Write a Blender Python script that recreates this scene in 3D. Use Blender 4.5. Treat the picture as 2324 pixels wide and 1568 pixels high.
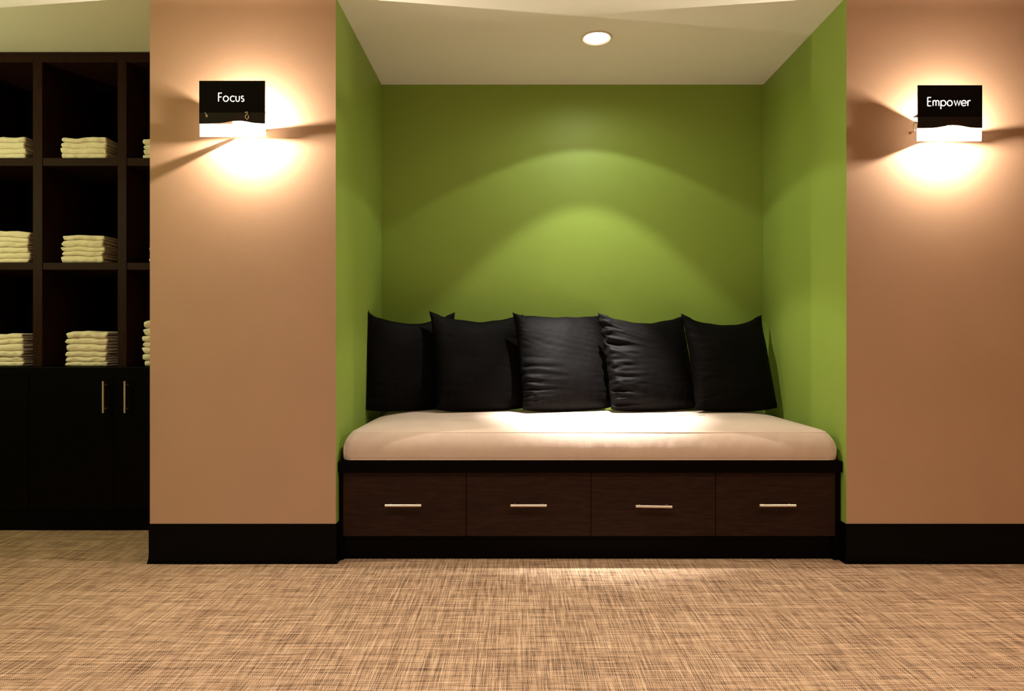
import bpy, bmesh, math, random
from mathutils import Vector, Matrix, noise

PI = math.pi
R = math.radians
sc = bpy.context.scene
for o in list(bpy.data.objects):
    bpy.data.objects.remove(o, do_unlink=True)
col = sc.collection

# ------------------------------------------------------------------ camera
# the photograph is 2324 x 1568; f = 1478 px, vanishing point of the depth lines at (1174, 781)
FPX, VX, VY, CH = 1478.0, 1174.0, 781.0, 0.95
cam_d = bpy.data.cameras.new('camera')
cam = bpy.data.objects.new('camera', cam_d)
col.objects.link(cam)
cam.location = (0, 0, CH)
cam.rotation_euler = (R(90), 0, 0)
cam_d.sensor_width = 36
cam_d.lens = 36 * FPX / 2324
cam_d.shift_x = -(VX - 1162) / 2324
cam_d.shift_y = -(784 - VY) / 2324
cam_d.clip_start = 0.02
sc.camera = cam


def at(px, py, Y):
    return Vector(((px - VX) * Y / FPX, Y, CH + (VY - py) * Y / FPX))


# ------------------------------------------------------------------ exposure, world, lights
sc.view_settings.view_transform = 'Standard'
sc.view_settings.look = 'None'
sc.view_settings.exposure = 0.0
sc.view_settings.gamma = 1.0
sc.view_settings.use_curve_mapping = False
w = bpy.data.worlds.new('world')
sc.world = w
w.use_nodes = True
w.node_tree.nodes['Background'].inputs['Color'].default_value = (0.5, 0.4, 0.3, 1)
w.node_tree.nodes['Background'].inputs['Strength'].default_value = 0.05


def light(name, kind, loc, energy, color, rot=(0, 0, 0), **kw):
    d = bpy.data.lights.new(name, kind)
    d.energy = energy
    d.color = color
    for k, v in kw.items():
        setattr(d, k, v)
    o = bpy.data.objects.new(name, d)
    o.location = loc
    o.rotation_euler = rot
    col.objects.link(o)
    return o


CEIL = 2.4536
YF, YB = 2.82, 3.773          # front plane of the piers, back wall of the niche
XP0, XP1 = -1.591, -0.786     # left pier
XR = 1.425                    # niche face of the right pier
YU, YC = 3.345, 3.312         # fronts of the shelving and of its base cupboards
LX, LY = 0.39, 3.20           # downlight

# ceiling downlights of the room, behind the camera and beside it
for i, (x, y, e, c) in enumerate([(-1.2, 1.35, 12.5, (1.0, 0.86, 0.79)), (0.45, 1.35, 12, (1.0, 0.85, 0.75)),
                                  (2.1, 1.35, 11.5, (1.0, 0.77, 0.50)), (-1.0, -0.3, 15, (1.0, 0.86, 0.74)),
                                  (1.2, -0.3, 15, (1.0, 0.84, 0.68))]):
    light('room_downlight', 'AREA', (x, y, CEIL - 0.02), e, c, shape='DISK', size=0.15, spread=R(125))
# unseen light added beyond the left edge, brightening the towels and left ceiling
light('added_side_light', 'POINT', (-3.15, 2.05, 1.80), 36, (1.0, 0.95, 0.55), shadow_soft_size=0.05)

# ------------------------------------------------------------------ materials


def srgb(r, g, b):
    return tuple(((v / 255) / 12.92 if v / 255 <= 0.04045 else ((v / 255 + 0.055) / 1.055) ** 2.4) for v in (r, g, b)) + (1,)


def mat(name, color, rough=0.6, metal=0.0, var=0.0, vscale=8.0, bump=0.0, bscale=60.0, spec=0.5, sheen=0.0,
        stretch=(1, 1, 1), emit=None, emit_s=0.0):
    m = bpy.data.materials.new(name)
    m.use_nodes = True
    nt = m.node_tree
    b = nt.nodes['Principled BSDF']
    b.inputs['Base Color'].default_value = color
    b.inputs['Roughness'].default_value = rough
    b.inputs['Metallic'].default_value = metal
    b.inputs['Specular IOR Level'].default_value = spec
    b.inputs['Sheen Weight'].default_value = sheen
    tc = nt.nodes.new('ShaderNodeTexCoord')
    mp = nt.nodes.new('ShaderNodeMapping')
    mp.inputs['Scale'].default_value = stretch
    nt.links.new(tc.outputs['Object'], mp.inputs['Vector'])
    if var > 0:
        n = nt.nodes.new('ShaderNodeTexNoise')
        n.inputs['Scale'].default_value = vscale
        n.inputs['Detail'].default_value = 5
        nt.links.new(mp.outputs['Vector'], n.inputs['Vector'])
        r = nt.nodes.new('ShaderNodeValToRGB')
        r.color_ramp.elements[0].position = 0.3
        r.color_ramp.elements[1].position = 0.7
        r.color_ramp.elements[0].color = tuple(c * (1 - var) for c in color[:3]) + (1,)
        r.color_ramp.elements[1].color = tuple(min(1, c * (1 + var)) for c in color[:3]) + (1,)
        nt.links.new(n.outputs['Fac'], r.inputs['Fac'])
        nt.links.new(r.outputs['Color'], b.inputs['Base Color'])
    if bump > 0:
        n2 = nt.nodes.new('ShaderNodeTexNoise')
        n2.inputs['Scale'].default_value = bscale
        n2.inputs['Detail'].default_value = 4
        nt.links.new(mp.outputs['Vector'], n2.inputs['Vector'])
        bp = nt.nodes.new('ShaderNodeBump')
        bp.inputs['Strength'].default_value = bump
        bp.inputs['Distance'].default_value = 0.004
        nt.links.new(n2.outputs['Fac'], bp.inputs['Height'])
        nt.links.new(bp.outputs['Normal'], b.inputs['Normal'])
    if emit:
        b.inputs['Emission Color'].default_value = emit
        b.inputs['Emission Strength'].default_value = emit_s
    return m


M = {}
M['beige'] = mat('beige_paint', srgb(188, 152, 124), 0.75, var=0.03, vscale=3, bump=0.05, bscale=260, spec=0.25)
M['green'] = mat('green_paint', srgb(142, 168, 72), 0.50, var=0.02, vscale=3, bump=0.05, bscale=260, spec=0.35)
M['ceil'] = mat('ceiling_paint', srgb(240, 236, 226), 0.85, var=0.02, vscale=2, bump=0.06, bscale=200, spec=0.2)
M['black_base'] = mat('black_vinyl_base', srgb(5, 4, 4), 0.25, var=0.1, vscale=20, bump=0.02, bscale=30, spec=0.07)
M['wood'] = mat('dark_espresso_veneer', srgb(42, 24, 17), 0.45, var=0.30, vscale=14, bump=0.12, bscale=70,
                stretch=(1.0, 6, 9), spec=0.15)
M['woodv'] = mat('dark_espresso_veneer_upright', srgb(40, 21, 15), 0.5, var=0.25, vscale=14, bump=0.1, bscale=70,
                 stretch=(9, 6, 1), spec=0.07)
M['ledge'] = mat('black_lacquered_edge', srgb(6, 3, 3), 0.4, var=0.1, vscale=20, spec=0.05)
M['inside'] = mat('dark_shelf_back', srgb(6, 4, 4), 0.8, var=0.15, vscale=12, spec=0.03, stretch=(9, 6, 1))
M['metal'] = mat('brushed_nickel', srgb(236, 224, 210), 0.42, metal=1.0, var=0.04, vscale=40, bump=0.05, bscale=300,
                 stretch=(1, 10, 10))
M['chrome'] = mat('polished_chrome', srgb(235, 232, 228), 0.12, metal=1.0, var=0.02, vscale=30)
M['canvas'] = mat('pale_canvas', srgb(214, 192, 176), 0.85, var=0.03, vscale=12, bump=0.25, bscale=420, spec=0.2, sheen=0.1)
M['welt'] = mat('canvas_piping', srgb(230, 210, 190), 0.8, var=0.03, vscale=30, bump=0.2, bscale=500, spec=0.2)
M['towel'] = mat('terry_cotton', srgb(242, 232, 208), 0.95, var=0.05, vscale=30, bump=0.6, bscale=330, spec=0.1, sheen=0.2)
M['pillow'] = mat('black_cotton_sateen', srgb(8, 6, 6), 0.66, var=0.12, vscale=20, bump=0.10, bscale=320, spec=0.07, sheen=0.0)
M['white_trim'] = mat('white_enamel_trim', srgb(226, 212, 192), 0.35, var=0.02, vscale=20)
M['lamp_glow'] = mat('lit_lamp_glass', (1, 1, 1, 1), 0.4, emit=(1, 0.93, 0.82, 1), emit_s=6.0)
M['bulb_glow'] = mat('lit_halogen_quartz', (1, 1, 1, 1), 0.4, emit=(1, 0.80, 0.55, 1), emit_s=60.0)
M['black_glass'] = mat('black_back_painted_glass', srgb(2, 1, 2), 0.10, spec=0.15, var=0.05, vscale=9)
M['letter'] = mat('white_lettering_added_glow', (0.9, 0.9, 0.88, 1), 0.5, emit=(1, 0.95, 0.88, 1), emit_s=1.3)  # flat white print with emission added to the letters
M['porcelain'] = mat('lamp_holder_porcelain', srgb(200, 186, 165), 0.5, var=0.03, vscale=30)
M['plate'] = mat('lamp_back_plate', srgb(210, 196, 172), 0.4, var=0.02, vscale=30)


def glass_mat():
    m = bpy.data.materials.new('clear_pane_glass')
    m.use_nodes = True
    nt = m.node_tree
    nt.nodes.clear()
    out = nt.nodes.new('ShaderNodeOutputMaterial')
    t = nt.nodes.new('ShaderNodeBsdfTransparent')
    g = nt.nodes.new('ShaderNodeBsdfGlossy')
    g.inputs['Roughness'].default_value = 0.05
    f = nt.nodes.new('ShaderNodeFresnel')
    f.inputs['IOR'].default_value = 1.5
    mx = nt.nodes.new('ShaderNodeMixShader')
    nt.links.new(f.outputs[0], mx.inputs[0])
    nt.links.new(t.outputs[0], mx.inputs[1])
    nt.links.new(g.outputs[0], mx.inputs[2])
    nt.links.new(mx.outputs[0], out.inputs['Surface'])
    return m


def film_mat():
    """dark tinted strip at the foot of the sign glass: lets a little of the lamp's light through"""
    m = bpy.data.materials.new('dark_tinted_film')
    m.use_nodes = True
    nt = m.node_tree
    nt.nodes.clear()
    out = nt.nodes.new('ShaderNodeOutputMaterial')
    p = nt.nodes.new('ShaderNodeBsdfPrincipled')
    p.inputs['Base Color'].default_value = srgb(6, 4, 4)
    p.inputs['Roughness'].default_value = 0.12
    t = nt.nodes.new('ShaderNodeBsdfTranslucent')
    t.inputs['Color'].default_value = (0.10, 0.035, 0.012, 1)
    a = nt.nodes.new('ShaderNodeMixShader')
    a.inputs[0].default_value = 0.05
    nt.links.new(p.outputs[0], a.inputs[1])
    nt.links.new(t.outputs[0], a.inputs[2])
    nt.links.new(a.outputs[0], out.inputs['Surface'])
    return m


def carpet_mat():
    """woven vinyl floor: warp and weft threads, each thread with its own slow change of colour"""
    m = bpy.data.materials.new('woven_vinyl_floor')
    m.use_nodes = True
    nt = m.node_tree
    b = nt.nodes['Principled BSDF']
    b.inputs['Roughness'].default_value = 0.55
    b.inputs['Specular IOR Level'].default_value = 0.35
    tc = nt.nodes.new('ShaderNodeTexCoord')
    sp = nt.nodes.new('ShaderNodeSeparateXYZ')
    nt.links.new(tc.outputs['Object'], sp.inputs[0])

    def mth(op, a, bb=None, c=None):
        n = nt.nodes.new('ShaderNodeMath')
        n.operation = op
        for i, v in enumerate((a, bb, c)):
            if v is None:
                continue
            if isinstance(v, (int, float)):
                n.inputs[i].default_value = v
            else:
                nt.links.new(v, n.inputs[i])
        return n.outputs[0]
    P = 0.0030
    x = mth('DIVIDE', sp.outputs['X'], P)
    y = mth('DIVIDE', sp.outputs['Y'], P)
    ix, iy = mth('FLOOR', x), mth('FLOOR', y)
    par = mth('MODULO', mth('ADD', mth('ADD', ix, iy), 20000), 2)
    par = mth('LESS_THAN', par, 0.5)

    def thread(idx, along, sc_a, seed):
        cx = nt.nodes.new('ShaderNodeCombineXYZ')
        nt.links.new(mth('MULTIPLY', idx, 1.37), cx.inputs[0])
        nt.links.new(mth('MULTIPLY', along, sc_a), cx.inputs[1])
        cx.inputs[2].default_value = seed
        n = nt.nodes.new('ShaderNodeTexNoise')
        n.inputs['Scale'].default_value = 1.0
        n.inputs['Detail'].default_value = 3.0
        n.inputs['Roughness'].default_value = 0.6
        nt.links.new(cx.outputs[0], n.inputs['Vector'])
        wn = nt.nodes.new('ShaderNodeTexWhiteNoise')
        wn.noise_dimensions = '1D'
        nt.links.new(mth('ADD', idx, seed * 100), wn.inputs['W'])
        return mth('ADD', n.outputs['Fac'], mth('MULTIPLY', mth('SUBTRACT', wn.outputs['Value'], 0.5), 0.10))
    a = thread(ix, sp.outputs['Y'], 6.0, 3.1)
    c = thread(iy, sp.outputs['X'], 6.0, 9.7)
    mixf = nt.nodes.new('ShaderNodeMix')
    nt.links.new(par, mixf.inputs[0])
    nt.links.new(a, mixf.inputs[2])
    nt.links.new(c, mixf.inputs[3])
    big = nt.nodes.new('ShaderNodeTexNoise')
    big.inputs['Scale'].default_value = 9.0
    big.inputs['Detail'].default_value = 2
    nt.links.new(tc.outputs['Object'], big.inputs['Vector'])
    v = mth('ADD', mixf.outputs[0], mth('MULTIPLY', mth('SUBTRACT', big.outputs['Fac'], 0.5), 0.03))
    r = nt.nodes.new('ShaderNodeValToRGB')
    cr = r.color_ramp
    cr.elements[0].position, cr.elements[0].color = 0.33, srgb(56, 38, 30)
    cr.elements[1].position, cr.elements[1].color = 0.67, srgb(242, 210, 176)
    for pos, cl in ((0.42, srgb(126, 98, 76)), (0.50, srgb(178, 146, 116)), (0.58, srgb(206, 172, 140))):
        e = cr.elements.new(pos)
        e.color = cl
    nt.links.new(v, r.inputs['Fac'])
    # thread profile: darker in the gaps, with real relief
    fx = mth('ABSOLUTE', mth('SUBTRACT', mth('FRACT', x), 0.5))
    fy = mth('ABSOLUTE', mth('SUBTRACT', mth('FRACT', y), 0.5))
    prof = mth('SUBTRACT', 0.5, mth('MAXIMUM', fx, fy))
    gap = mth('MINIMUM', mth('MULTIPLY', prof, 5.0), 1.0)
    g2 = mth('ADD', mth('MULTIPLY', gap, 0.40), 0.60)
    mul = nt.nodes.new('ShaderNodeMix')
    mul.data_type = 'RGBA'
    mul.blend_type = 'MULTIPLY'
    mul.inputs[0].default_value = 1.0
    nt.links.new(r.outputs['Color'], mul.inputs[6])
    nt.links.new(g2, mul.inputs[7])
    nt.links.new(mul.outputs[2], b.inputs['Base Color'])
    bp = nt.nodes.new('ShaderNodeBump')
    bp.inputs['Strength'].default_value = 0.35
    bp.inputs['Distance'].default_value = 0.0008
    nt.links.new(mth('ADD', prof, mth('MULTIPLY', v, 0.6)), bp.inputs['Height'])
    nt.links.new(bp.outputs['Normal'], b.inputs['Normal'])
    return m


M['glass'] = glass_mat()
fm = bpy.data.materials.new('frosted_pane_glass')
fm.use_nodes = True
fn = fm.node_tree
fb = fn.nodes['Principled BSDF']
fb.inputs['Base Color'].default_value = (0.9, 0.9, 0.88, 1)
fb.inputs['Roughness'].default_value = 0.4
ft = fn.nodes.new('ShaderNodeBsdfTranslucent')
ft.inputs['Color'].default_value = (0.9, 0.9, 0.88, 1)
fx_ = fn.nodes.new('ShaderNodeMixShader')
fx_.inputs[0].default_value = 0.6
fn.links.new(fb.outputs[0], fx_.inputs[1])
fn.links.new(ft.outputs[0], fx_.inputs[2])
fc = fn.nodes.new('ShaderNodeBsdfTransparent')
f2 = fn.nodes.new('ShaderNodeMixShader')
f2.inputs[0].default_value = 0.5
fn.links.new(fx_.outputs[0], f2.inputs[1])
fn.links.new(fc.outputs[0], f2.inputs[2])
fn.links.new(f2.outputs[0], fn.nodes['Material Output'].inputs['Surface'])
M['frost'] = fm
M['film'] = film_mat()
M['floor'] = carpet_mat()

# ------------------------------------------------------------------ helpers


def link(name, me, parent=None, mats=()):
    o = bpy.data.objects.new(name, me)
    for m_ in mats:
        me.materials.append(m_)
    col.objects.link(o)
    if parent:
        o.parent = parent
    return o


def obj(name, bm, m, parent=None, smooth=False):
    me = bpy.data.meshes.new(name)
    bmesh.ops.recalc_face_normals(bm, faces=bm.faces[:])
    bm.to_mesh(me)
    bm.free()
    if smooth:
        me.shade_smooth()
    ms = m if isinstance(m, (list, tuple)) else [m]
    return link(name, me, parent, [M[k] for k in ms])


def box(bm, x0, x1, y0, y1, z0, z1, bev=0.0, seg=2):
    r = bmesh.ops.create_cube(bm, size=1.0)
    vs = r['verts']
    for v in vs:
        v.co = Vector(((x0 + x1) / 2 + v.co.x * (x1 - x0), (y0 + y1) / 2 + v.co.y * (y1 - y0),
                       (z0 + z1) / 2 + v.co.z * (z1 - z0)))
    if bev > 0:
        es = list({e for v in vs for e in v.link_edges})
        bmesh.ops.bevel(bm, geom=es, offset=bev, segments=seg, affect='EDGES', profile=0.5)
    return bm


def bx(name, x0, x1, y0, y1, z0, z1, m, parent=None, bev=0.0):
    return obj(name, box(bmesh.new(), x0, x1, y0, y1, z0, z1, bev), m, parent)


def tube(bm, pts, r, n=8, closed=False):
    pts = [Vector(p) for p in pts]
    rings = []
    L = len(pts)
    for i, p in enumerate(pts):
        if closed:
            d = pts[(i + 1) % L] - pts[i - 1]
        else:
            d = pts[min(i + 1, L - 1)] - pts[max(i - 1, 0)]
        d.normalize()
        up = Vector((0, 0, 1)) if abs(d.z) < 0.9 else Vector((0, 1, 0))
        a = d.cross(up).normalized()
        b = a.cross(d).normalized()
        rr = r[i] if isinstance(r, (list, tuple)) else r
        rings.append([bm.verts.new(p + (a * math.cos(t) + b * math.sin(t)) * rr)
                      for t in [2 * PI * k / n for k in range(n)]])
    for i in range(L if closed else L - 1):
        A, B = rings[i], rings[(i + 1) % L]
        for k in range(n):
            bm.faces.new((A[k], A[(k + 1) % n], B[(k + 1) % n], B[k]))
    if not closed:
        bm.faces.new(rings[0])
        bm.faces.new(rings[-1])
    return bm


def lathe(bm, prof, n=48, centre=(0, 0, 0), close=False):
    """prof: (r, z) pairs round the vertical axis"""
    rings = []
    for r, z in prof:
        rings.append([bm.verts.new((centre[0] + r * math.cos(2 * PI * k / n), centre[1] + r * math.sin(2 * PI * k / n),
                                    centre[2] + z)) for k in range(n)])
    m = len(rings)
    for i in range(m if close else m - 1):
        A, B = rings[i], rings[(i + 1) % m]
        for k in range(n):
            bm.faces.new((A[k], A[(k + 1) % n], B[(k + 1) % n], B[k]))
    return bm


def empty(name, loc=(0, 0, 0)):
    o = bpy.data.objects.new(name, None)
    o.location = loc
    o.empty_display_size = 0.1
    col.objects.link(o)
    return o


def tag(o, label, cat, group=None):
    o['label'] = label
    o['category'] = cat
    if group:
        o['group'] = group
    return o


def struct(o, label=None):
    o['kind'] = 'structure'
    if label:
        o['label'] = label
    return o


# ------------------------------------------------------------------ room shell
X0, X1, Y0 = -3.45, 3.6, -2.2
struct(bx('floor', X0, X1, Y0, 4.0, -0.05, 0.0, 'floor'), 'beige and brown woven vinyl floor with fine crosswise threads')

# ceiling with a round hole for the downlight
bm = bmesh.new()
HS, HR, NH = 0.2, 0.0700, 48
circ, sq = [], []
for k in range(NH):
    t = 2 * PI * k / NH
    c, s = math.cos(t), math.sin(t)
    mx = max(abs(c), abs(s))
    circ.append(bm.verts.new((LX + HR * c, LY + HR * s, CEIL)))
    sq.append(bm.verts.new((LX + HS * c / mx, LY + HS * s / mx, CEIL)))
for k in range(NH):
    bm.faces.new((circ[k], circ[(k + 1) % NH], sq[(k + 1) % NH], sq[k]))
xs, ys = [X0, LX - HS, LX + HS, X1], [Y0, LY - HS, LY + HS, 4.0]
for i in range(3):
    for j in range(3):
        if i == 1 and j == 1:
            continue
        bm.faces.new([bm.verts.new((a, b, CEIL)) for a, b in
                      ((xs[i], ys[j]), (xs[i + 1], ys[j]), (xs[i + 1], ys[j + 1]), (xs[i], ys[j + 1]))])
me = bpy.data.meshes.new('ceiling')
bm.to_mesh(me)
bm.free()
struct(link('ceiling', me, None, [M['ceil']]), 'plain cream painted ceiling')


def pier(name, x0, x1, green_sides, label):
    b_ = box(bmesh.new(), x0, x1, YF, YB + 0.1, 0, CEIL, 0.0)
    bmesh.ops.recalc_face_normals(b_, faces=b_.faces[:])
    o = obj(name, b_, ['beige', 'green'])
    for p in o.data.polygons:
        if any(p.normal.x * s > 0.9 for s in green_sides):
            p.material_index = 1
    return struct(o, label)


pier('wall_left', XP0, XP1, (1,), 'beige pier between the towel shelving and the green niche')
pier('wall_right', XR, X1, (-1,), 'tan beige wall to the right of the green niche')
struct(bx('wall_back', XP1, XR, YB, YB + 0.1, 0, CEIL, 'green'), 'green back wall of the seating niche')
struct(bx('wall_back_left', X0, XP0, YB, YB + 0.1, 0, CEIL, 'beige'))
struct(bx('wall_far_left', X0 - 0.1, X0, Y0, YB + 0.1, 0, CEIL, 'green'))
struct(bx('wall_far_right', X1, X1 + 0.1, Y0, YF, 0, CEIL, 'beige'))
struct(bx('wall_rear', X0 - 0.1, X1 + 0.1, Y0 - 0.1, Y0, 0, CEIL, 'beige'))


# coved black wall base: profile (out from the wall, height) swept along a plan path
def base(name, path, label):
    """path: plan points; each has its outward (room side) normal mitre given as offset vector for unit depth"""
    prof = [(0.0, 0.0), (0.0085, 0.0), (0.0085, 0.0025), (0.0075, 0.007), (0.0060, 0.014), (0.0045, 0.024), (0.0035, 0.036),
            (0.0035, 0.169), (0.0028, 0.1718), (0.0, 0.1725)]
    b_ = bmesh.new()
    rows = [[b_.verts.new((p[0] + n[0] * d, p[1] + n[1] * d, z)) for d, z in prof] for p, n in path]
    for A, B in zip(rows, rows[1:]):
        for k in range(len(prof) - 1):
            b_.faces.new((A[k], A[k + 1], B[k + 1], B[k]))
    for rr in (rows[0], rows[-1]):
        b_.faces.new(rr)
    return struct(obj(name, b_, 'black_base', smooth=False), label)


YN = 2.872   # where the niche base meets the bench
base('baseboard_left', [((XP0, YB), (-1, 0)), ((XP0, YF), (-1, -1)), ((XP1, YF), (1, -1)), ((XP1, YN), (1, 0))],
     'glossy black coved base along the left pier')
base('baseboard_right', [((XR, YN), (-1, 0)), ((XR, YF), (-1, -1)), ((X1, YF), (0, -1))],
     'glossy black coved base along the right wall')

# ------------------------------------------------------------------ recessed downlight
dl = empty('downlight', (LX, LY, CEIL))
tag(dl, 'round recessed downlight with a pale trim ring, lit in the niche ceiling', 'ceiling light')
b_ = lathe(bmesh.new(), [(0.0785, 0.0), (0.0785, -0.002), (0.0770, -0.0045), (0.0735, -0.0060), (0.0700, -0.0055), (0.0650, -0.0020),
                         (0.0580, 0.0030), (0.0560, 0.0060), (0.0695, 0.0060), (0.0695, 0.0)], close=True)
obj('trim_ring', b_, 'white_trim', dl, True)
b_ = lathe(bmesh.new(), [(0.0675, 0.007), (0.0640, 0.020), (0.0600, 0.032), (0.0600, 0.095), (0.0001, 0.095)])
obj('reflector', b_, 'metal', dl, True)
b_ = lathe(bmesh.new(), [(0.0535, 0.033), (0.0535, 0.002), (0.0510, -0.0040), (0.044, -0.0085), (0.03, -0.0115), (0.0001, -0.013)])
obj('lamp_lens', b_, 'lamp_glow', dl, True)
s1 = light('downlight_beam', 'SPOT', (LX, LY, CEIL - 0.020), 48, (1.0, 0.95, 0.84),
           spot_size=R(83.5), spot_blend=0.22, shadow_soft_size=0.022)
s2 = light('downlight_spill', 'SPOT', (LX, LY, CEIL - 0.020), 17, (0.97, 0.97, 0.90),
           spot_size=R(119), spot_blend=0.10, shadow_soft_size=0.022)
s4 = light('downlight_core', 'SPOT', (LX, LY, CEIL - 0.020), 900, (1.0, 0.96, 0.91), rot=(R(2.5), 0, 0),
           spot_size=R(39), spot_blend=1.0, shadow_soft_size=0.022)
s3 = light('downlight_scatter', 'SPOT', (LX, LY, CEIL - 0.020), 10, (1.0, 0.93, 0.78),
           spot_size=R(172), spot_blend=0.5, shadow_soft_size=0.03)

# ------------------------------------------------------------------ wall signs with lamp behind


def arc(cx, cz, rx, rz, a0, a1, n=18):
    return [(cx + rx * math.cos(R(a0 + (a1 - a0) * i / n)), cz + rz * math.sin(R(a0 + (a1 - a0) * i / n))) for i in range(n + 1)]


def letter(ch):
    """strokes on a cap height of 1, x height .62; returns (strokes, advance)"""
    h, r = 0.64, 0.32
    if ch == 'F':
        return [[(0, 0), (0, 1)], [(0, 1), (0.42, 1)], [(0, 0.53), (0.38, 0.53)]], 0.62
    if ch == 'E':
        return [[(0, 0), (0, 1)], [(0, 1), (0.44, 1)], [(0, 0.53), (0.40, 0.53)], [(0, 0), (0.44, 0)]], 0.70
    if ch == 'o':
        return [arc(r, r, r, r, 0, 360, 28)], 0.90
    if ch == 'c':
        return [arc(r, r, r, r, 48, 312, 22)], 0.72
    if ch == 'u':
        return [[(0, h), (0, 0.24)] + arc(0.22, 0.24, 0.22, 0.24, 180, 360, 12) + [(0.44, h)]], 0.68
    if ch == 's':
        return [arc(0.17, h - 0.155, 0.15, 0.155, 40, 270, 12)[0:] + arc(0.17, 0.165, 0.17, 0.165, 90, -140, 12)[0:]], 0.45
    if ch == 'm':
        return [[(0, 0), (0, h)], [(0, 0.42)] + arc(0.19, 0.42, 0.19, 0.22, 180, 0, 10) + [(0.38, 0)],
                [(0.38, 0.42)] + arc(0.57, 0.42, 0.19, 0.22, 180, 0, 10) + [(0.76, 0)]], 1.02
    if ch == 'p':
        return [[(0, -0.38), (0, h)], arc(r, r, r, r, 0, 360, 28)], 0.84
    if ch == 'w':
        return [[(0, h), (0.20, 0.02), (0.40, h), (0.60, 0.02), (0.80, h)]], 0.94
    if ch == 'e':
        return [arc(r, r, r, r, 0, 320, 24), [(0.02, r), (2 * r, r)]], 0.84
    if ch == 'r':
        return [[(0, 0), (0, h)], [(0, 0.36)] + arc(0.22, 0.40, 0.22, 0.24, 170, 60, 8)], 0.40


def lettering(word, x0, z0, cap, y, width, parent):
    b_ = bmesh.new()
    total = sum(letter(c)[1] for c in word)
    sx = width / total
    cx = x0
    sw = 0.0018
    for ch in word:
        st, adv = letter(ch)
        for pl in st:
            pts = [(cx + p[0] * sx, z0 + p[1] * cap) for p in pl]
            L, Rr = [], []
            for i, p in enumerate(pts):
                a_, c_ = pts[max(i - 1, 0)], pts[min(i + 1, len(pts) - 1)]
                if len(pts) > 20 and i in (0, len(pts) - 1) and math.hypot(pts[0][0] - pts[-1][0], pts[0][1] - pts[-1][1]) < 1e-6:
                    a_, c_ = pts[-2], pts[1]
                dx, dz = c_[0] - a_[0], c_[1] - a_[1]
                l_ = math.hypot(dx, dz) or 1
                nx, nz = -dz / l_ * sw, dx / l_ * sw
                ex = ez = 0
                L.append([b_.verts.new((p[0] + nx, yy, p[1] + nz)) for yy in (y, y - 0.0012)])
                Rr.append([b_.verts.new((p[0] - nx, yy, p[1] - nz)) for yy in (y, y - 0.0012)])
            for i in range(len(pts) - 1):
                b_.faces.new((L[i][1], L[i + 1][1], Rr[i + 1][1], Rr[i][1]))
                b_.faces.new((L[i][0], L[i + 1][0], L[i + 1][1], L[i][1]))
                b_.faces.new((Rr[i][0], Rr[i + 1][0], Rr[i + 1][1], Rr[i][1]))
            b_.faces.new((L[0][0], L[0][1], Rr[0][1], Rr[0][0]))
            b_.faces.new((L[-1][0], L[-1][1], Rr[-1][1], Rr[-1][0]))
        cx += adv * sx
    return obj('lettering', b_, 'letter', parent)


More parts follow.
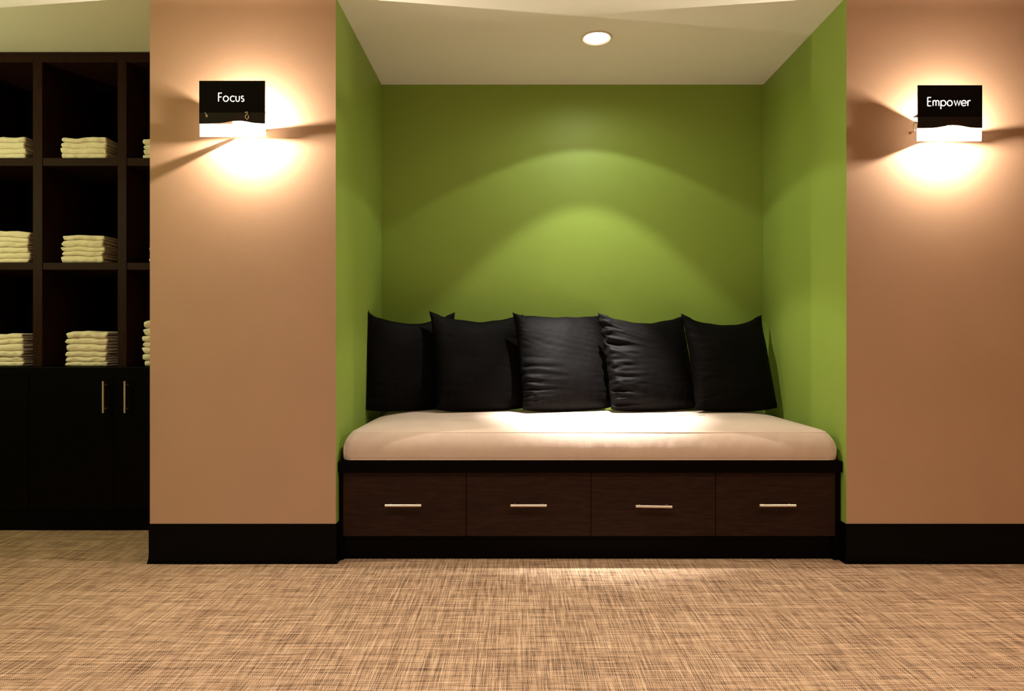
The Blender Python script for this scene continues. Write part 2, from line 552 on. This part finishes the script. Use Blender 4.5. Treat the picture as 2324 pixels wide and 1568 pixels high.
def sign_lamp(word, xc, zb, wid, hei, tx, tz, cap, tw, label, clips, energy, lampx, fin, zlow):
    """xc: middle of the glass, zb: foot of the black part. The glass stands 10 cm off the wall."""
    t = empty('wall_sign_lamp', (xc, YF, zb))
    tag(t, label, 'wall lamp')
    yg = -0.100
    hw = wid / 2
    drop = 0.053
    strip = 0.046
    bx('glass_pane', -hw, hw, yg, yg + 0.005, 0.0005, hei, 'glass', t, 0.001)
    bx('frosted_pane', -hw, hw, yg, yg + 0.005, -drop, 0.0, 'frost', t, 0.001)
    bx('sign_panel', -hw, hw, yg - 0.0035, yg - 0.0005, strip, hei, 'black_glass', t)
    # the foot of the sign: tinted strip whose lower edge rises in a shallow arch
    b_ = bmesh.new()
    n = 24
    for yy in (yg - 0.0035, yg - 0.0005):
        pass
    F, B = [], []
    for i in range(n + 1):
        u = -1 + 2 * i / n
        zz = 0.012 * math.exp(-((u - 0.15) / 0.42) ** 2)
        F.append((b_.verts.new((u * hw, yg - 0.0035, zz)), b_.verts.new((u * hw, yg - 0.0035, strip))))
        B.append((b_.verts.new((u * hw, yg - 0.0005, zz)), b_.verts.new((u * hw, yg - 0.0005, strip))))
    for i in range(n):
        b_.faces.new((F[i][0], F[i + 1][0], F[i + 1][1], F[i][1]))
        b_.faces.new((B[i][0], B[i + 1][0], B[i + 1][1], B[i][1]))
        b_.faces.new((F[i][0], F[i + 1][0], B[i + 1][0], B[i][0]))
    obj('tinted_strip', b_, 'film', t)
    lettering(word, tx, tz, cap, yg - 0.0036, tw, t)
    # wall plate and lamp holders at the two ends of the linear lamp
    bx('back_plate', lampx - 0.060, lampx + 0.060, -0.004, 0, 0.020, 0.110, 'plate', t, 0.001)
    b_ = box(bmesh.new(), lampx - 0.060, lampx - 0.040, -0.048, 0.0, zlow, 0.030, 0.002)
    box(b_, lampx - 0.058, lampx - 0.034, -0.050, -0.036, -0.004, 0.009, 0.002)
    obj('lamp_holder', b_, 'porcelain', t)
    b_ = box(bmesh.new(), lampx + 0.056, lampx + 0.063, -0.050, 0.0, 0.002, 0.010, 0.001)
    box(b_, lampx + 0.049, lampx + 0.057, -0.048, -0.040, 0.000, 0.006, 0.001)
    obj('lamp_holder', b_, 'porcelain', t)
    b_ = tube(bmesh.new(), [(lampx - 0.033, -0.044, 0.001), (lampx - 0.028, -0.044, 0.001), (lampx + 0.042, -0.044, 0.001),
                            (lampx + 0.049, -0.044, 0.001)], [0.003, 0.0055, 0.0055, 0.003], 12)
    bulb = obj('bulb', b_, 'bulb_glow', t, True)
    # unseen blocker added behind the sign to keep the lamp's light off the ceiling
    bx('added_light_blocker', -hw + 0.012, hw - 0.012, -0.0995, -0.051, 0.062, 0.065, 'black_glass', t, 0.0005)
    # standoff arms that carry the glass
    for x, z in ((-hw + 0.030, 0.012),):
        b_ = tube(bmesh.new(), [(x, yg + 0.006, z), (x, -0.02, z), (x, 0, z)], [0.003, 0.003, 0.006], 10)
        obj('standoff', b_, 'chrome', t, True)
    for pts, r in clips:
        obj('clip', tube(bmesh.new(), pts, r, 8), 'white_trim', t, True)
    if fin:
        obj('support_wire', tube(bmesh.new(), fin, 0.0055, 8), 'chrome', t)
    l_ = light('sign_lamp_light', 'POINT', (0, 0, 0), energy, (1.0, 0.86, 0.69), shadow_soft_size=0.003)
    l_.location = (xc + lampx + 0.006, YF - 0.0555, zb + 0.004)
    return t


def hook(x, z):
    y = -0.105
    return ([(x - 0.008, y, z + 0.014), (x + 0.002, y - 0.004, z + 0.015), (x + 0.004, y - 0.005, z + 0.008),
             (x - 0.004, y - 0.005, z), (x - 0.006, y - 0.004, z - 0.008), (x + 0.001, y - 0.004, z - 0.016),
             (x + 0.008, y - 0.004, z - 0.010), (x + 0.006, y - 0.003, z + 0.001)], 0.0022)


Yp = YF - 0.10


def px_panel(x0, x1, y0, y1):
    a, c = at(x0, y1, Yp), at(x1, y0, Yp)
    return (a.x + c.x) / 2, a.z, c.x - a.x, c.z - a.z


k = Yp / FPX
xc, zb, wd, hg = px_panel(453, 602, 184, 281)
sign_lamp('Focus', xc, zb, wd, hg, (497 - 527.5) * k, (281 - 231) * k, 19.0 * k, 60 * k * 0.99,
          'black wall sign lamp lettered Focus, glowing on the left pier',
          [hook((562 - 527.5) * k, (281 - 264) * k),
           ([(-0.112, -0.105, 0.044), (-0.106, -0.106, 0.038), (-0.104, -0.107, 0.032), (-0.103, -0.107, 0.026)],
            [0.0018, 0.002, 0.0045, 0.0035])], 38, 0.035,
          [(-0.037, -0.062, -0.030), (-0.037, -0.001, -0.030)], -0.006)
xc, zb, wd, hg = px_panel(2082, 2228, 194, 291)
sign_lamp('Empower', xc, zb, wd, hg, (2104 - 2155) * k, (291 - 241) * k, 19.0 * k, 100 * k * 0.98,
          'black wall sign lamp lettered Empower, glowing on the right wall',
          [([(-0.134, -0.100, 0.024), (-0.142, -0.100, 0.026), (-0.150, -0.101, 0.021), (-0.153, -0.102, 0.010),
             (-0.152, -0.102, -0.004), (-0.146, -0.100, -0.012)], 0.0026)], 38, 0.020, None, -0.016)

# ------------------------------------------------------------------ bench with four drawers
bench = empty('storage_bench', ((XP1 + XR) / 2, 3.3, 0))
tag(bench, 'dark brown built-in bench with four drawers filling the green niche', 'bench')
bo = bench.location
ZL0, ZL1 = 0.390, 0.438


def bb(name, x0, x1, y0, y1, z0, z1, m, bev=0.0, parent=None):
    o = bpy.data.objects
    return bx(name, x0 - bo.x, x1 - bo.x, y0 - bo.y, y1 - bo.y, z0, z1, m, parent or bench, bev)


bb('seat_board', XP1 + 0.003, XR - 0.003, 2.846, YB - 0.002, ZL0, ZL1, 'ledge', 0.002)
bb('carcass', XP1 + 0.012, XR - 0.012, 2.885, YB - 0.02, 0.104, ZL0, 'ledge')
bb('plinth', XP1 + 0.003, XR - 0.003, 2.884, 2.902, 0.0, 0.104, 'ledge')
bb('side_panel', XP1 + 0.003, -0.7665, 2.866, 2.885, 0.0, ZL0, 'ledge')
bb('side_panel', 1.392, XR - 0.003, 2.866, 2.885, 0.0, ZL0, 'ledge')
s_ = 2.864 / FPX
edges = [778, 1058, 1341, 1624, 1896]
hx = [915, 1199.5, 1484, 1765]
for i in range(4):
    xa, xb = (edges[i] - VX) * s_ + 0.0013, (edges[i + 1] - VX) * s_ - 0.0013
    b_ = box(bmesh.new(), xa - bo.x, xb - bo.x, 2.864 - bo.y, 2.884 - bo.y, 0.106, 0.386, 0.0012)
    dr = obj('drawer', b_, 'wood', bench)
    zc = at(0, 1147 + (1.5 if i == 2 else 0), 2.84).z
    xm = (hx[i] - VX) * 2.838 / FPX
    b_ = tube(bmesh.new(), [(xm - 0.079 - bo.x, 2.838 - bo.y, zc), (xm + 0.079 - bo.x, 2.838 - bo.y, zc - (0.003 if i == 2 else 0))], 0.0060, 14)
    for dx in (-0.060, 0.060):
        tube(b_, [(xm + dx - bo.x, 2.838 - bo.y, zc), (xm + dx - bo.x, 2.8635 - bo.y, zc)], 0.0038, 10)
    h_ = obj('handle', b_, 'metal', dr, False)
    h_['label'] = 'slim brushed nickel bar handle'

# ------------------------------------------------------------------ seat cushion
random.seed(5)
CX0, CX1, CY0, CY1 = -0.772, 1.413, 2.850, YB - 0.006


def plan(inset, r, n=None):
    """rounded rectangle in plan, constant number of points"""
    x0, x1, y0, y1 = CX0 + inset, CX1 - inset, CY0 + inset, CY1 - inset
    r = max(r - inset * 0.3, 0.012)
    pts = []
    NX, NY, NC = 260, 50, 8
    for i in range(NX):
        pts.append((x0 + r + (x1 - x0 - 2 * r) * i / NX, y0))
    for i in range(NC):
        a = -PI / 2 + PI / 2 * i / NC
        pts.append((x1 - r + r * math.cos(a), y0 + r + r * math.sin(a)))
    for i in range(NY):
        pts.append((x1, y0 + r + (y1 - y0 - 2 * r) * i / NY))
    for i in range(NC):
        a = PI / 2 * i / NC
        pts.append((x1 - r + r * math.cos(a), y1 - r + r * math.sin(a)))
    for i in range(NX):
        pts.append((x1 - r - (x1 - x0 - 2 * r) * i / NX, y1))
    for i in range(NC):
        a = PI / 2 + PI / 2 * i / NC
        pts.append((x0 + r + r * math.cos(a), y1 - r + r * math.sin(a)))
    for i in range(NY):
        pts.append((x0, y1 - r - (y1 - y0 - 2 * r) * i / NY))
    for i in range(NC):
        a = PI + PI / 2 * i / NC
        pts.append((x0 + r + r * math.cos(a), y0 + r + r * math.sin(a)))
    return pts


def crown(d):
    return 0.026 * (1 - math.exp(-max(d, 0) / 0.09))


rings_def = [(0.25, ZL1 + 0.001), (0.012, ZL1 + 0.001), (0.004, ZL1 + 0.004), (0.001, ZL1 + 0.010), (0.0, ZL1 + 0.022), (-0.001, ZL1 + 0.040),
             (0.000, ZL1 + 0.056), (0.003, ZL1 + 0.070), (0.0075, ZL1 + 0.083), (0.013, ZL1 + 0.094), (0.0195, ZL1 + 0.104), (0.027, ZL1 + 0.1135),
             (0.036, ZL1 + 0.1215), (0.048, ZL1 + 0.1285)]
for d in (0.060, 0.075, 0.095, 0.12, 0.15, 0.19, 0.24, 0.30, 0.36, 0.42, 0.455):
    rings_def.append((d, ZL1 + 0.1285 + crown(d - 0.048)))
bm = bmesh.new()
rings = []
for ri, (ins, z) in enumerate(rings_def):
    rr = []
    for (x, y) in plan(ins, 0.045):
        zz, yy, xx = z, y, x
        if 2 <= ri:
            n1 = noise.noise(Vector((x * 2.2, y * 2.2, z * 3)))
            zz += 0.003 * n1 if ri > 10 else 0
            if ri > 12:      # shallow waves over the top
                zz += 0.0025 * noise.noise(Vector((x * 6, y * 3, 2.0)))
            if 4 <= ri <= 13 and y < CY0 + 0.03:   # puckers along the front seam
                g = math.exp(-((z - ZL1 - 0.088) / 0.024) ** 2)
                am = 0.35 + 0.9 * math.exp(-((x - 0.8) / 0.5) ** 2)
                yy += 0.0030 * g * am * noise.noise(Vector((x * 26, z * 7, 5.0)))
                yy += 0.0022 * g * am * noise.noise(Vector((x * 58, z * 12, 7.0)))
                yy += 0.0020 * noise.noise(Vector((x * 5, z * 6, 1.0)))
        rr.append(bm.verts.new((xx - 0.3205, yy - 3.30, zz - ZL1)))
    rings.append(rr)
for A, B in zip(rings, rings[1:]):
    n = len(A)
    for i in range(n):
        bm.faces.new((A[i], A[(i + 1) % n], B[(i + 1) % n], B[i]))
bm.faces.new(rings[0])
bm.faces.new(rings[-1])
bm.normal_update()
seat = obj('seat_cushion', bm, 'canvas', None, True)
seat.location = (0.3205, 3.30, ZL1)
tag(seat, 'long pale canvas seat cushion with piped edges on the dark bench', 'cushion')
for (ins, z, nm) in ((0.0355, 0.1205, 'piping'), (0.0035, 0.006, 'piping')):
    b_ = tube(bmesh.new(), [(x - 0.3205, y - 3.30, z) for x, y in plan(ins, 0.045)[::2]], 0.0024 if z > 0.1 else 0.0028, 8, True)
    obj(nm, b_, 'welt', seat, True)
for sgn, xx in ((1, CX0), (-1, CX1)):
    b_ = tube(bmesh.new(), [(xx + sgn * (0.0125 + o_) - 0.3205, CY0 + 0.0125 + o_ - 3.30, z) for o_, z in
                            ((0.002, 0.006), (0.0005, 0.03), (0.0005, 0.056), (0.0035, 0.070), (0.008, 0.083), (0.0135, 0.094), (0.020, 0.104), (0.0275, 0.1135))], 0.0024, 8)
    obj('piping', b_, 'welt', seat, True)


from mathutils.bvhtree import BVHTree
seat_bvh = BVHTree.FromPolygons([v.co + seat.location for v in seat.data.vertices],
                                [tuple(p.vertices) for p in seat.data.polygons])


def seat_z(x, y):
    h = seat_bvh.ray_cast(Vector((x, y, 1.5)), Vector((0, 0, -1)))
    if h[0] is not None:
        return h[0].z
    d = min(x - CX0, CX1 - x, y - CY0, CY1 - y)
    return ZL1 + 0.131 + crown(d - 0.034)


# ------------------------------------------------------------------ throw pillows


def pillow(idx, pl, pr, tip_l, tip_r, lean, hw, hh, T, wr, wr_r, label, dip=0.045, roll=0.0, plateau=0.0):
    """pl/pr: plan points (x, y) of the lower left and right corner of the pillow's middle sheet"""
    N = 96
    seed = idx * 17.3
    W = math.hypot(pr[0] - pl[0], pr[1] - pl[1])
    yaw = math.atan2(pr[1] - pl[1], pr[0] - pl[0])
    hw = W / 2
    bm = bmesh.new()

    def P(u, v, s):
        au, av = abs(u), abs(v)
        # outline: drawn in between the corner tips
        topdip = dip * (1 - au ** 1.7) if v > 0 else 0
        if plateau and v > 0 and -0.82 < u < 0.9:
            topdip *= 1 - plateau
        x = hw * u - math.copysign(0.010 * (1 - av ** 3.0), u) * au ** 3
        z = hh * v - topdip * max(v, 0) ** 2
        if v < 0:
            z += 0.012 * (au ** 4) * av ** 2 + (-0.006) * (1 - au ** 2) * av ** 2
        # corner ears, pulled up at the top
        ear = max(0, au - 0.78) / 0.22 * max(0, av - 0.80) / 0.20
        if v > 0:
            z += (tip_l if u < 0 else tip_r) * 0.45 * ear ** 0.5
            x += math.copysign(0.004 * ear, u)
        e = max(0.0, (1 - au ** 2.4)) ** 0.50 * max(0.0, (1 - av ** 2.6)) ** 0.50
        t = T * e * (1.0 - 0.22 * v) + 0.010 * ear * min(1, (1 - au) * 20) * min(1, (1 - av) * 20)
        # gathers at the seams: creases run in from the left and right edges
        q = Vector((u * 1.1 + seed, v * 7.5 + 1.5 * u * (v + 0.6), seed))
        c1 = noise.noise(q) + 0.55 * noise.noise(q * 2.1 + Vector((3, 1, 0)))
        rid = 1 - abs(c1) * 2.2
        gl = math.exp(-(u + 1) / 0.36) * wr * (1 if idx == 4 else 0.35 + 0.95 / (1 + math.exp(5 * (v + 0.25))))
        gr = math.exp(-(1 - u) / 0.30) * wr_r
        gb = math.exp(-(v + 1) / 0.28) * wr * 0.6
        q2 = Vector((u * 6.0 + seed, v * 1.6, 8.1))
        c2 = 1 - abs(noise.noise(q2) * 2.4)
        big = 0.010 * noise.noise(Vector((u * 1.5 + seed, v * 1.5, 2.2)))
        edge = min(1, (1 - au) * 14) * min(1, (1 - av) * 14)
        fine = 0.0007 * noise.noise(Vector((u * 9, v * 11, seed)))
        t += edge * ((gl + gr) * 0.011 * rid + gb * 0.007 * c2 + big + fine)
        if s > 0:
            t = T * e * 0.55
        # seam line wanders a little with the gathers
        x += math.copysign(1, u) * 0.006 * max(0, au - 0.9) / 0.1 * (gl + gr) * noise.noise(Vector((seed, v * 9, 0)))
        z += 0.006 * noise.noise(Vector((u * 3.0, seed, 1.0))) * (v > 0) * v
        return Vector((x, s * max(t, 0.0015), z))
    for s in (-1, 1):
        n = N if s < 0 else 28
        g = []
        for j in range(n + 1):
            row = []
            for i in range(n + 1):
                u, v = -1 + 2 * i / n, -1 + 2 * j / n
                # crowd samples to the rim
                u, v = math.sin(u * PI / 2) * 0.35 + u * 0.65, math.sin(v * PI / 2) * 0.35 + v * 0.65
                row.append(bm.verts.new(P(u, v, s)))
            g.append(row)
        for j in range(n):
            for i in range(n):
                bm.faces.new((g[j][i], g[j][i + 1], g[j + 1][i + 1], g[j + 1][i]))
        if s < 0:
            rim_f = [g[0][i] for i in range(n)] + [g[j][n] for j in range(n)] + [g[n][n - i] for i in range(n)] + [g[n - j][0] for j in range(n)]
        else:
            rim_b = [g[0][i] for i in range(n)] + [g[j][n] for j in range(n)] + [g[n][n - i] for i in range(n)] + [g[n - j][0] for j in range(n)]
    # close the rim: seam band between the finer front and the coarser back
    nf, nb = len(rim_f), len(rim_b)
    fi = bi = 0
    while fi < nf or bi < nb:
        a, b = rim_f[fi % nf], rim_b[bi % nb]
        if fi < nf and (bi >= nb or (fi + 1) / nf <= (bi + 1) / nb):
            try:
                bm.faces.new((a, rim_f[(fi + 1) % nf], b))
            except ValueError:
                pass
            fi += 1
        else:
            try:
                bm.faces.new((a, rim_b[(bi + 1) % nb], b))
            except ValueError:
                pass
            bi += 1
    rot = Matrix.Rotation(yaw, 4, 'Z') @ Matrix.Rotation(-R(lean), 4, 'X') @ Matrix.Rotation(R(roll), 4, 'Y')
    base_c = Vector(((pl[0] + pr[0]) / 2, (pl[1] + pr[1]) / 2, 0))
    for v in bm.verts:
        v.co = rot @ (v.co + Vector((0, 0, hh)))
    # rest on the seat cushion
    dz = min(v.co.z - seat_z(v.co.x + base_c.x, v.co.y + base_c.y) for v in bm.verts if v.co.z < 0.12)
    for v in bm.verts:
        v.co.z -= 0
    # keep inside the niche
    for v in bm.verts:
        X_, Y_ = v.co.x + base_c.x, v.co.y + base_c.y
        if X_ < XP1 + 0.004:
            v.co.x += XP1 + 0.004 - X_
        if X_ > XR - 0.004:
            v.co.x -= X_ - XR + 0.004
        if Y_ > YB - 0.003:
            v.co.y -= Y_ - YB + 0.003
    o = obj('throw_pillow', bm, 'pillow', None, True)
    o.location = (base_c.x, base_c.y, -dz + 0.0015)
    tag(o, label, 'pillow', 'black throw pillows along the back of the bench')
    return o


pillow(1, (-0.782, 3.37), (-0.325, 3.62), 0.030, 0.022, 7, 0.25, 0.262, 0.055, 0.25, 0.1,
       'black pillow at the left end of the bench, turned into the green corner', dip=0.060)
pillow(2, (-0.420, 3.385), (0.080, 3.58), 0.022, 0.010, 15, 0.25, 0.268, 0.075, 0.3, 0.5,
       'plain black pillow between the left corner pillow and the middle pillow', dip=0.045)
pillow(3, (0.030, 3.385), (0.530, 3.56), 0.022, 0.012, 17, 0.25, 0.268, 0.080, 1.2, 0.3,
       'middle black pillow, flat topped with creases at its lower left', dip=0.030, plateau=0.55)
pillow(4, (0.488, 3.385), (0.985, 3.54), 0.028, 0.010, 17, 0.25, 0.266, 0.080, 2.0, 0.2,
       'black pillow with deep gathers down its left edge, second from right', dip=0.045)
pillow(5, (0.930, 3.395), (1.400, 3.50), 0.022, 0.024, 17, 0.25, 0.264, 0.085, 1.0, 0.0,
       'black pillow at the right end of the bench beside the green side wall', dip=0.055)

# ------------------------------------------------------------------ towel shelving
su = empty('shelving_unit', (-2.4, 3.55, 0))
tag(su, 'tall dark wood shelving unit with towel cubbies over base cupboards', 'shelving')
so = su.location


def sb(name, x0, x1, y0, y1, z0, z1, m, bev=0.0, parent=None):
    return bx(name, x0 - so.x, x1 - so.x, y0 - so.y, y1 - so.y, z0, z1, m, parent or su, bev)


def ux(px):
    return (px - VX) * YU / FPX


def uz(py):
    return CH + (VY - py) * YU / FPX


UX0, UX1 = ux(-330), XP0 - 0.003
ZS1, ZS2, ZCT = uz(358), uz(596), uz(832)
sb('back_panel', UX0, UX1, 3.735, 3.755, 0.02, CEIL - 0.004, 'inside')
sb('top_rail', UX0, UX1, YU, 3.73, uz(141), CEIL - 0.004, 'woodv', 0.001)
ups = [(-119, -96), (74.5, 96), (267, 287)]
cells = []
for a, b in ups:
    sb('upright', ux(a), ux(b), YU, 3.733, ZCT, uz(141), 'woodv', 0.0012)
sb('end_panel', UX0, UX0 + 0.03, YU, 3.733, ZCT, uz(141), 'woodv', 0.001)
spans = [(UX0 + 0.031, ux(-119) - 0.0005), (ux(-96) + 0.0005, ux(74.5) - 0.0005), (ux(96) + 0.0005, ux(267) - 0.0005), (ux(287) + 0.0005, UX1)]
for xa, xb in spans:
    for zt, zbm in ((ZS1, uz(376)), (ZS2, uz(612))):
        sb('shelf', xa, xb, YU + 0.003, 3.733, zbm, zt, 'woodv', 0.001)
sb('counter', UX0, UX1, YC - 0.006, 3.733, ZCT - 0.040, ZCT - 0.0005, 'ledge', 0.0015)
sb('carcass', UX0, UX1, YC + 0.022, 3.733, 0.10, ZCT - 0.041, 'ledge')
sb('plinth', UX0, UX1, YC + 0.012, YC + 0.03, 0.0, 0.10, 'ledge')
dk = YC / FPX
for i, (a, b, hpx) in enumerate([(-321, -129, -153), (-128, 64, -104), (65.5, 257.5, 234), (259, 451, 283)]):
    xa, xb = (a - VX) * dk, min((b - VX) * dk, UX1)
    dr = obj('door', box(bmesh.new(), xa - so.x, xb - so.x, YC - so.y, YC + 0.02 - so.y, 0.104, ZCT - 0.044, 0.0012), 'ledge', su)
    hX = (hpx - VX) * (YC - 0.028) / FPX
    z0, z1 = at(0, 937, YC - 0.028).z, at(0, 865, YC - 0.028).z
    b_ = tube(bmesh.new(), [(hX - so.x, YC - 0.028 - so.y, z0), (hX - so.x, YC - 0.028 - so.y, z1)], 0.0050, 12)
    for zz in (z0 + 0.02, z1 - 0.02):
        tube(b_, [(hX - so.x, YC - 0.028 - so.y, zz), (hX - so.x, YC - 0.0005 - so.y, zz)], 0.0036, 8)
    h_ = obj('handle', b_, 'metal', dr)
    h_['label'] = 'slim brushed nickel bar handle'

# ------------------------------------------------------------------ folded towels


def towel(stack_seed, x0, x1, y0, y1, z0, h, j, zs, label, group, wob):
    """one towel folded in a U, fold to the front; waves follow the stack so that towels nest"""
    rnd = random.Random(stack_seed * 100 + j)
    dx0, dx1, dy = rnd.uniform(-wob, wob), rnd.uniform(-wob, wob), rnd.uniform(-wob, wob * 0.6)
    th = h / 2
    r = th / 2
    bm = bmesh.new()
    NXs = 26
    prof = []     # centreline path of the U in (y, z): back bottom -> front -> back top
    D = y1 - y0
    outer, inner = [], []
    ns = 6
    for i in range(ns + 1):
        y = D - D * 0.97 * i / ns
        outer.append((y, 0.0))
        inner.append((y, th * 0.90))
    for i in range(1, 8):
        a = -PI / 2 - PI * i / 8
        outer.append((D * 0.03 + h * 0.50 * math.cos(a), h / 2 + h * 0.5 * math.sin(a)))
        inner.append((D * 0.03 + 0.001 * math.cos(a), h / 2 + 0.05 * h * math.sin(a)))
    for i in range(ns + 1):
        y = D * 0.03 + D * 0.97 * i / ns
        outer.append((y, h))
        inner.append((y, th * 1.10))
    m_ = len(outer)
    loop = outer + inner[::-1]
    rings = []
    for i in range(NXs + 1):
        t = i / NXs
        rr = []
        for k_, (y, z) in enumerate(loop):
            top = 1 if z > th else 0
            # layer edges are uneven
            lx0 = x0 + dx0 + 0.009 * noise.noise(Vector((y * 20, stack_seed * 3.1 + j, top * 5.0)))
            lx1 = x1 + dx1 + 0.009 * noise.noise(Vector((y * 20, stack_seed * 1.7 + j, 9 + top * 5.0)))
            x = lx0 + (lx1 - lx0) * t
            # rounded side hems
            e = min(t, 1 - t) * (x1 - x0)
            sq = 1 - 0.30 * math.exp(-e / 0.004)
            zc = th * (0.5 if not top else 1.5)
            zz = zc + (z - zc) * sq
            wave = 0.0075 * noise.noise(Vector((x * 18, stack_seed * 2.3, (z0 + zz) * 9))) * min(1, (z0 + zz - zs) / 0.04)
            yy = y0 + y + dy + 0.009 * noise.noise(Vector((x * 26, stack_seed + j * 0.9, 4.0 + top))) * math.exp(-y / 0.05) + 0.0030 * noise.noise(Vector((x * 60, zz * 60, stack_seed + j * 1.3)))
            rr.append(bm.verts.new((x, yy, z0 + zz + wave)))
        rings.append(rr)
    L = len(loop)
    for A, B in zip(rings, rings[1:]):
        for k_ in range(L):
            bm.faces.new((A[k_], A[(k_ + 1) % L], B[(k_ + 1) % L], B[k_]))
    # end caps, quad strips between outer and inner outline
    for rr in (rings[0], rings[-1]):
        for k_ in range(m_ - 1):
            bm.faces.new((rr[k_], rr[k_ + 1], rr[L - 2 - k_], rr[L - 1 - k_]))
    c = Vector(((x0 + x1) / 2, (y0 + y1) / 2, z0))
    for v in bm.verts:
        v.co -= c
    o = obj('folded_towel', bm, 'towel', None, True)
    o.location = c
    tag(o, label, 'towel', group)
    return o


ordn = ['bottom', 'second', 'third', 'fourth', 'fifth', 'sixth', 'seventh']


def stack(seed, xl, xr, yf, ztop_px, zs, n, where, group, wob=0.009, depth=0.27):
    """xl, xr in photograph pixels of the stack's front"""
    top = CH + (VY - ztop_px) * yf / FPX
    H = top - zs - 0.001
    rnd = random.Random(seed)
    hs = [rnd.uniform(0.75, 1.3) for _ in range(n)]
    S = sum(hs)
    z = zs + 0.0008
    for j in range(n):
        h = H * hs[j] / S
        if j == n - 1:
            pos = 'top'
        elif j == 0:
            pos = 'bottom'
        else:
            pos = ordn[j] + ' from bottom'
        towel(seed, (xl - VX) * yf / FPX, (xr - VX) * yf / FPX, yf, yf + depth, z, h * 0.97, j, zs,
              '%s towel of the %s' % (pos, where), group, wob)
        z += h


YT = YU + 0.022
stack(11, -62, 58, YT, 309, ZS1, 4, 'left stack on the upper shelf', 'towels stacked upper left')
stack(12, 141, 243, YT, 313, ZS1, 4, 'middle stack on the upper shelf', 'towels stacked upper middle')
stack(13, 326, 430, YT, 313, ZS1, 4, 'right stack on the upper shelf, beside the pier', 'towels stacked upper right')
stack(21, -60, 66, YT - 0.01, 524, ZS2, 6, 'left stack on the middle shelf', 'towels stacked middle left', 0.006)
stack(22, 143, 236, YT, 533, ZS2, 5, 'middle stack on the middle shelf', 'towels stacked middle centre', 0.004)
stack(23, 340, 440, YT, 560, ZS2, 4, 'right stack on the middle shelf, by the pier', 'towels stacked middle right', 0.004)
stack(31, -60, 52, YT, 757, ZCT, 6, 'left stack on the cupboard top', 'towels stacked lower left', 0.008)
stack(32, 152, 243, YT, 752, ZCT, 6, 'middle stack on the cupboard top', 'towels stacked lower middle', 0.005)
stack(33, 328, 430, YT, 728, ZCT, 7, 'right stack on the cupboard top, beside the pier', 'towels stacked lower right', 0.007)
